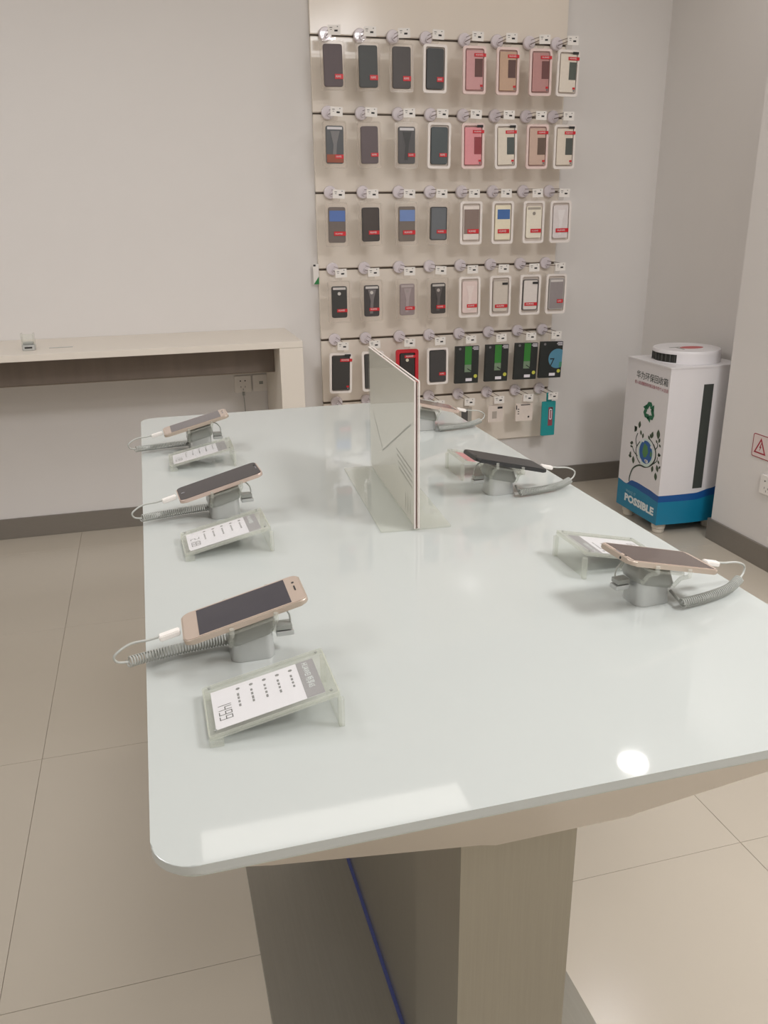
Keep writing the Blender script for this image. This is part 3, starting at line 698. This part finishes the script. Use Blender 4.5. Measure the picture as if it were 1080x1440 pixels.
def b4(t, zt, y):
    bits(t, 'red_patch', -.002, .022, zt-.125, zt-.030, y, mat('pack_red', (150, 74, 84), .4))
    b = ringm(rrect(.010, zt-.066, .014, .056, .006), rrect(.010, zt-.066, .007, .046, .003), y-.0018, y-.0009, axis='y'); obj('cable_picture', b, M_CARD, t)
    bits(t, 'dark_patch', .008, .020, zt-.050, zt-.032, y-.0009, M_INK)
small_pack(7, 'teal cable pack with a red and white picture', .074, .176, (36, 150, 152), b4)

# ------------------------------------------------------------------ phones, stands, tag holders on the table
TILT = math.radians(14)
PH = [  # label place, x, y, facing (1 = left side customer, -1 = right side), kind
    ('P1', .076, .920, 0.0, 'gold', 0.0),
    ('P2', .0935, 1.447, 0.0, 'blackrose', 0.06),
    ('P3', .083, 1.931, 0.0, 'gold2', 0.02),
    ('P4', .639, .911, PI, 'goldframe', 0.07),
    ('P5', .632, 1.418, PI, 'black', 0.02),
    ('P6', .655, 1.950, PI, 'rose', 0.0)]
M_GOLD = mat('gold_phone', (188, 173, 158), .3, metal=.35, var=.02)
M_GOLDF = mat('gold_phone_front', (178, 161, 147), .2, var=.02)
M_ROSE = mat('rose_phone', (206, 186, 174), .25, metal=.4, var=.02)
M_PBLACK = mat('black_phone_front', (48, 44, 47), .10, var=.04)
M_MATTE = mat('matte_black_phone', (46, 46, 46), .35, var=.04)
M_SCR2 = mat('brownish_screen', (92, 80, 76), .08, var=.05)
M_SCR1 = mat('blue_grey_screen', (62, 60, 66), .07, var=.10, scale=18)
PL = {'P1': ('gold phone with dark screen on the stand nearest the front left corner of the table', 'front left', M_GOLD, M_GOLDF, M_SCR1),
      'P2': ('black-faced phone with rose gold edge on the middle left stand', 'middle left', M_ROSE, M_PBLACK, M_PBLACK),
      'P3': ('gold phone with grey screen at the back left corner of the table', 'back left', M_GOLD, M_GOLDF, mat('grey_screen', (98, 92, 94), .1)),
      'P4': ('gold-framed phone with brownish screen on the front right stand', 'front right', M_GOLD, M_GOLDF, M_SCR2),
      'P5': ('matte black phone on the middle right stand', 'middle right', M_MATTE, M_MATTE, M_MATTE),
      'P6': ('rose gold phone partly hidden behind the table sign', 'back right', M_ROSE, M_ROSE, M_SCR2)}
def phone(code, x, y, rz, kind, extra):
    lab, side, mb, mf, ms = PL[code]
    t = thing('smartphone', lab, 'phone', (x, y, TZ+.068), rz+extra, 'demo phones on the display table')
    t.rotation_euler = (0, -TILT, rz+extra)
    L, Wd, th = .151, .0745, .0071
    body = bmesh.new(); prism(body, rrect(0, 0, L, Wd, .010, 6), -th, -.0006, bevel=.0018, seg=3)
    obj('body', body, mb, t)
    obj('front_glass', prismm(rrect(0, 0, L-.004, Wd-.004, .008, 6), -.0006, 0.0, bevel=.0003, seg=1), mf, t)
    if ms is not mf:
        b = {'gold':(.112, 0), 'gold2':(.116, 0), 'goldframe':(.134, .000), 'rose':(.134, 0)}[kind]
        obj('screen', boxm(-b[0]/2+b[1], b[0]/2+b[1], -Wd/2+.0045, Wd/2-.0045, .0, .0003), ms, t)
    xe = L/2-.010 if kind in ('gold', 'gold2') else L/2-.006
    obj('earpiece', prismm(rrect(xe, 0, .0018, .013, .0008, 3), .0001, .0005), M_INK if kind == 'gold' else M_GREYINK, t)
    bm = bmesh.new(); prism(bm, circ(xe, .016, .0018, 10), .0001, .0005); obj('front_camera', bm, M_INK, t)
    if kind in ('blackrose',):
        obj('logo_mark', prismm(rrect(-L/2+.010, 0, .006, .006, .001, 2), .0001, .0004), M_GREYINK, t)
    for a, bb in ((.004, .026), (.034, .046)):
        obj('side_button', boxm(a, bb, -Wd/2-.0006, -Wd/2+.0006, -.0052, -.0030), mb, t)
    obj('usb_port', boxm(-L/2-.0002, -L/2+.001, -.0045, .0045, -.0052, -.0026), M_INK, t)
    if code == 'P4': obj('audio_jack', prismm(circ(.014, -.0042, .0019, 10), L/2-.001, L/2+.0002, axis='x'), M_INK, t)
    return t
def coil_bm(P, turns, R, r):
    path = smooth_path(P, 24); bm = bmesh.new(); pts = []
    N = turns*9
    # arc-length resample
    d = [0]
    for a, b in zip(path, path[1:]): d.append(d[-1]+(b-a).length)
    def at(s):
        for i in range(len(d)-1):
            if s <= d[i+1]: k = (s-d[i])/max(1e-9, d[i+1]-d[i]); return path[i].lerp(path[i+1], k), (path[i+1]-path[i]).normalized()
        return path[-1], (path[-1]-path[-2]).normalized()
    for i in range(N+1):
        p, tg = at(d[-1]*i/N); s = tg.cross(Vector((0,0,1))).normalized(); u = s.cross(tg)
        a = 2*PI*i/9; pts.append(p+R*(math.cos(a)*s+math.sin(a)*u))
    tube(bm, pts, r, 5); return bm
def phone_stand(code, x, y, rz, extra):
    side = PL[code][1]
    t = thing('phone_stand', f'silver and clear security stand with coiled grey cord under the {side} phone', 'phone stand', (x, y, TZ), rz+extra, 'security phone stands on the display table')
    yo = .010 if rz == 0 else -.012
    # silver foot, slightly tapering
    bm = bmesh.new(); a = rrect(.008, yo, .054, .046, .012, 4); b = rrect(.008, yo, .050, .043, .011, 4)
    va = [bm.verts.new((p[0], p[1], .0004)) for p in a]; tan = math.tan(TILT)
    vb = [bm.verts.new((p[0], p[1], .026+p[0]*tan)) for p in b]; n = len(a)
    bm.faces.new(va); bm.faces.new(vb)
    for i in range(n): bm.faces.new((va[i], va[(i+1)%n], vb[(i+1)%n], vb[i]))
    obj('foot', bm, M_SILVER, t)
    bm = bmesh.new(); c = rrect(.008, yo, .056, .048, .012, 4); e = rrect(.008, yo, .060, .052, .012, 4)
    L0 = [bm.verts.new((p[0], p[1], .0262+p[0]*tan)) for p in c]; L1 = [bm.verts.new((p[0], p[1], .034+p[0]*tan)) for p in e]
    L2 = [bm.verts.new((p[0], p[1], .050+p[0]*tan)) for p in rrect(.008, yo, .050, .044, .011, 4)]
    bm.faces.new(L0); bm.faces.new(L2)
    for A, B in ((L0, L1), (L1, L2)):
        for i in range(n): bm.faces.new((A[i], A[(i+1)%n], B[(i+1)%n], B[i]))
    obj('stand_head', bm, M_GREYPL, t)
    pl = bmesh.new(); prism(pl, rrect(.008, yo*.3, .062, .070, .010, 4), .0, .0035)
    obj('holder_plate', map_bm(pl, lambda p: (p.x, p.y, p.z+.0525+p.x*tan)), M_CLEARG, t)
    for sx in (-.018, .034):
        for sy in (-1, 1):
            zz = sx*tan
            bm = bmesh.new(); tube(bm, [(sx, yo+sy*.024, .030+zz), (sx, yo*.5+sy*.030, .046+zz), (sx, sy*.0409, .056+zz), (sx, sy*.0409, .0655+zz)], .0030, 8)
            obj('clear_arm', bm, M_CLEARG, t)
    obj('side_latch', boxm(.0385, .058, yo-.012, yo+.004, .030, .037, bevel=.001), M_GREYPL, t)
    obj('side_latch', boxm(.0385, .060, yo-.012, yo+.004, .022, .0285, bevel=.001), M_SILVER, t)
    obj('latch_cord', tubem(smooth_path([(.030, yo-.005, .060), (.045, yo-.006, .060), (.055, yo-.006, .050), (.057, yo-.006, .038)]), .0012, 6), M_CORD, t)
    far = -.138; ye = .004
    ys = .034
    obj('coiled_cord', coil_bm([(-.016, ys, .0095), (-.060, ys-.004, .0095), (-.105, ys-.014, .0100), (far, ye, .013)], 36, .0062, .00105), M_CORD, t)
    obj('coil_end', tubem([(-.024, yo+.012, .012), (-.016, ys, .0095), (-.020, ys, .0095)], .0022, 8), M_GREYPL, t)
    obj('lead', tubem(smooth_path([(far, ye, .013), (far-.012, ye-.006, .018), (far-.014, ye-.008, .028), (far+.004, 0, .038), (-.112, 0, .0405), (-.099, 0, .0430)]), .0015, 8), M_CORD, t)
    bm = bmesh.new(); box(bm, -.0125, .0125, -.0055, .0055, -.0035, .0035); bmesh.ops.bevel(bm, geom=bm.edges[:], offset=.0012, segments=2, affect='EDGES')
    obj('plug', map_bm(bm, lambda p: (p.x*math.cos(TILT)-p.z*math.sin(TILT)-.0877, p.y, .0440+p.x*math.sin(TILT)+p.z*math.cos(TILT))), M_WHITE, t)
    return t
def tag_holder(code, x, y, rz, header, price, txt=None):
    side = PL[code][1]
    what = {'P1': 'clear acrylic tag holder with grey-headed price card reading 1499', 'P2': 'clear acrylic tag holder with white price card, middle left',
            'P3': 'clear acrylic tag holder beside the back left phone', 'P4': 'clear acrylic tag holder half under the gold-framed phone',
            'P5': 'clear acrylic tag holder with red-headed card by the black phone', 'P6': 'clear acrylic tag holder behind the table sign'}[code]
    t = thing('price_tag_holder', what, 'tag holder', (x, y, TZ), rz, 'acrylic tag holders on the display table')
    L, Wd = .140, .098; a = math.radians(12.2)
    def T(p, lift=.008): return (p.x*math.cos(a)-p.z*math.sin(a), p.y, lift+(L/2)*math.sin(a)+p.x*math.sin(a)+p.z*math.cos(a))
    for k, (z0, z1) in enumerate(((.0, .0024), (.0030, .0054))):
        bm = bmesh.new(); prism(bm, rrect(0, 0, L, Wd, .003, 2), z0, z1); obj('clear_sheet', map_bm(bm, T), M_CLEAR, t)
        obj('sheet_edge', map_bm(ringm(rrect(0, 0, L+.0004, Wd+.0004, .003, 2), rrect(0, 0, L-.0030, Wd-.0030, .002, 2), z0+.0001, z1-.0001), T), M_CLEARG, t)
    cd = bmesh.new(); box(cd, -.062, .056, -.037, .037, .00245, .00285)
    card = obj('price_card', map_bm(cd, T), M_CARD, t)
    yz = .0056   # prints just on top of the sheets so that they read through
    # reading direction: text lines run along -y, letter tops toward +x
    def RT(p, x0, y0): return T(Vector((x0+p.y, y0-p.x, .00288)))
    if header:
        bm = bmesh.new(); box(bm, .036, .056, -.037, .037, .00287, .00292); obj('card_header', map_bm(bm, T), header, card)
        if code in ('P1', 'P2', 'P4'):
            b = text_bm('HUAWEI 畅享6S' if code == 'P1' else 'HUAWEI', .0095, width=.052 if code == 'P1' else .034)
            obj('lettering', map_bm(b, lambda p: T(Vector((.042+p.y, .033-p.x, .00296)))), MATS['white_ink'], card)
    bm = bmesh.new()
    seg_digits(bm, price, 0, 0, .0145, .0066, .0011)
    obj('price_digits', map_bm(bm, lambda p: T(Vector((-.0565+p.y, .010-p.x, .00292)))), M_INK, card)
    bm = bmesh.new()
    for q in range(5):
        xx = -.034+q*.0150
        prism(bm, circ(xx+.002, .027, .0024, 8), .00290, .00296)
        for s in range(4):
            w = random.uniform(.004, .006); box(bm, xx, xx+.0024, .018-s*.0072-w, .018-s*.0072, .00290, .00296)
    obj('small_print', map_bm(bm, T), M_GREYINK, card)
    # raised end: one upright clear sheet; low end: a thin foot strip
    xr = L/2*math.cos(a); zr = .008+L*math.sin(a)
    obj('upright_sheet', boxm(xr-.0030, xr, -Wd/2, Wd/2, .0003, zr-.0015), clear_mat('clear_acrylic_side', (.98,.985,.97), .05), t)
    obj('leg', boxm(xr-.0034, xr+.0030, -Wd/2-.001, -Wd/2+.006, .0003, zr-.004, bevel=.0006), M_CLEARG, t)
    obj('leg', boxm(xr-.0034, xr+.0030, Wd/2-.006, Wd/2+.001, .0003, zr-.004, bevel=.0006), M_CLEARG, t)
    obj('foot_strip', boxm(-xr-.001, -xr+.014, -Wd/2, -Wd/2+.008, .0003, .0075, bevel=.0006), M_CLEARG, t)
    obj('foot_strip', boxm(-xr-.001, -xr+.014, Wd/2-.008, Wd/2, .0003, .0075, bevel=.0006), M_CLEARG, t)
    for cx, cy in ((L/2-.008, Wd/2-.007), (L/2-.008, -Wd/2+.007), (-L/2+.008, Wd/2-.007), (-L/2+.008, -Wd/2+.007)):
        bm = bmesh.new(); prism(bm, circ(cx, cy, .0017, 8), .0055, .0068); obj('screw', map_bm(bm, T), M_GREYPL, t)
for code, x, y, rz, kind, extra in PH:
    phone(code, x, y, rz, kind, extra)
    phone_stand(code, x, y, rz, extra)
M_HGREY = mat('header_grey', (150, 146, 150), .5); M_HRED = mat('header_red', (205, 110, 118), .5)
tag_holder('P1', .087, .790, 0.0, M_HGREY, '1499')
tag_holder('P2', .088, 1.300, 0.03, M_HGREY, '2188')
tag_holder('P3', .085, 1.815, 0.0, M_HGREY, '1199')
tag_holder('P4', .650, 1.055, PI, M_HGREY, '1799')
tag_holder('P5', .652, 1.565, PI, M_HRED, '3888')

# ------------------------------------------------------------------ upright sign in the middle of the table
sg = thing('table_sign', 'upright acrylic sign with pale print on a flat base in the middle of the table', 'sign', (.4210, 1.470, TZ), math.radians(-3.8))
SL, SH = .396, .256
M_SGC = mat('sign_card', (240, 236, 226), .25, coat=.4, var=.01)
obj('base_plate', prismm(rrect(0, 0, .124, .392, .003, 2), .0003, .0040, bevel=.0005, seg=1), M_CLEARG, sg)
for s in (-1, 1):
    obj('clear_sheet', boxm(s*.0036-.0011, s*.0036+.0011, -SL/2, SL/2, .0042, SH), clear_mat('sign_acrylic', (.995,.995,.985), .05, ior=1.3), sg)
    cd = obj('printed_card', boxm(s*.0016-.0007, s*.0016+.0007, -SL/2+.003, SL/2-.001, .006, SH-.002), M_SGC, sg)
    obj('edge_strip', boxm(s*.0036-.0012, s*.0036+.0012, -SL/2-.0012, -SL/2-.0001, .0042, SH), mat('acrylic_edge_white', (226, 216, 210), .3), sg)
    obj('edge_strip', boxm(s*.0036-.0012, s*.0036+.0012, -SL/2, SL/2, SH+.0001, SH+.0013), MATS['acrylic_edge_white'], sg)
obj('seam', boxm(-.0006, .0006, -SL/2-.0011, -SL/2+.003, .0042, SH), mat('seam_brown', (120, 90, 84), .5), sg)
# faint print on the left-facing card (y toward the camera is negative)
bm = bmesh.new(); X0 = -.0016-.0007-.00012
def SP(pts): prism(bm, pts, X0-.00005, X0+.0001, axis='x')
def sline(y0, z0, y1, z1, w):
    d = Vector((y1-y0, z1-z0)).normalized(); n_ = Vector((-d.y, d.x))*w/2
    SP([(y0+n_.x, z0+n_.y), (y1+n_.x, z1+n_.y), (y1-n_.x, z1-n_.y), (y0-n_.x, z0-n_.y)])
sline(.170, .132, .070, .072, .0034); sline(.070, .072, -.165, .178, .0034)
for k in range(4): sline(-.050-.008*k, .108-k*.010, -.176, .100-k*.010, .0030)
for k in range(3): sline(-.125-k*.018, .045, -.125-k*.018, .018, .003)
obj('faint_print', bm, mat('sign_print_grey', (160, 158, 148), .5), sg)
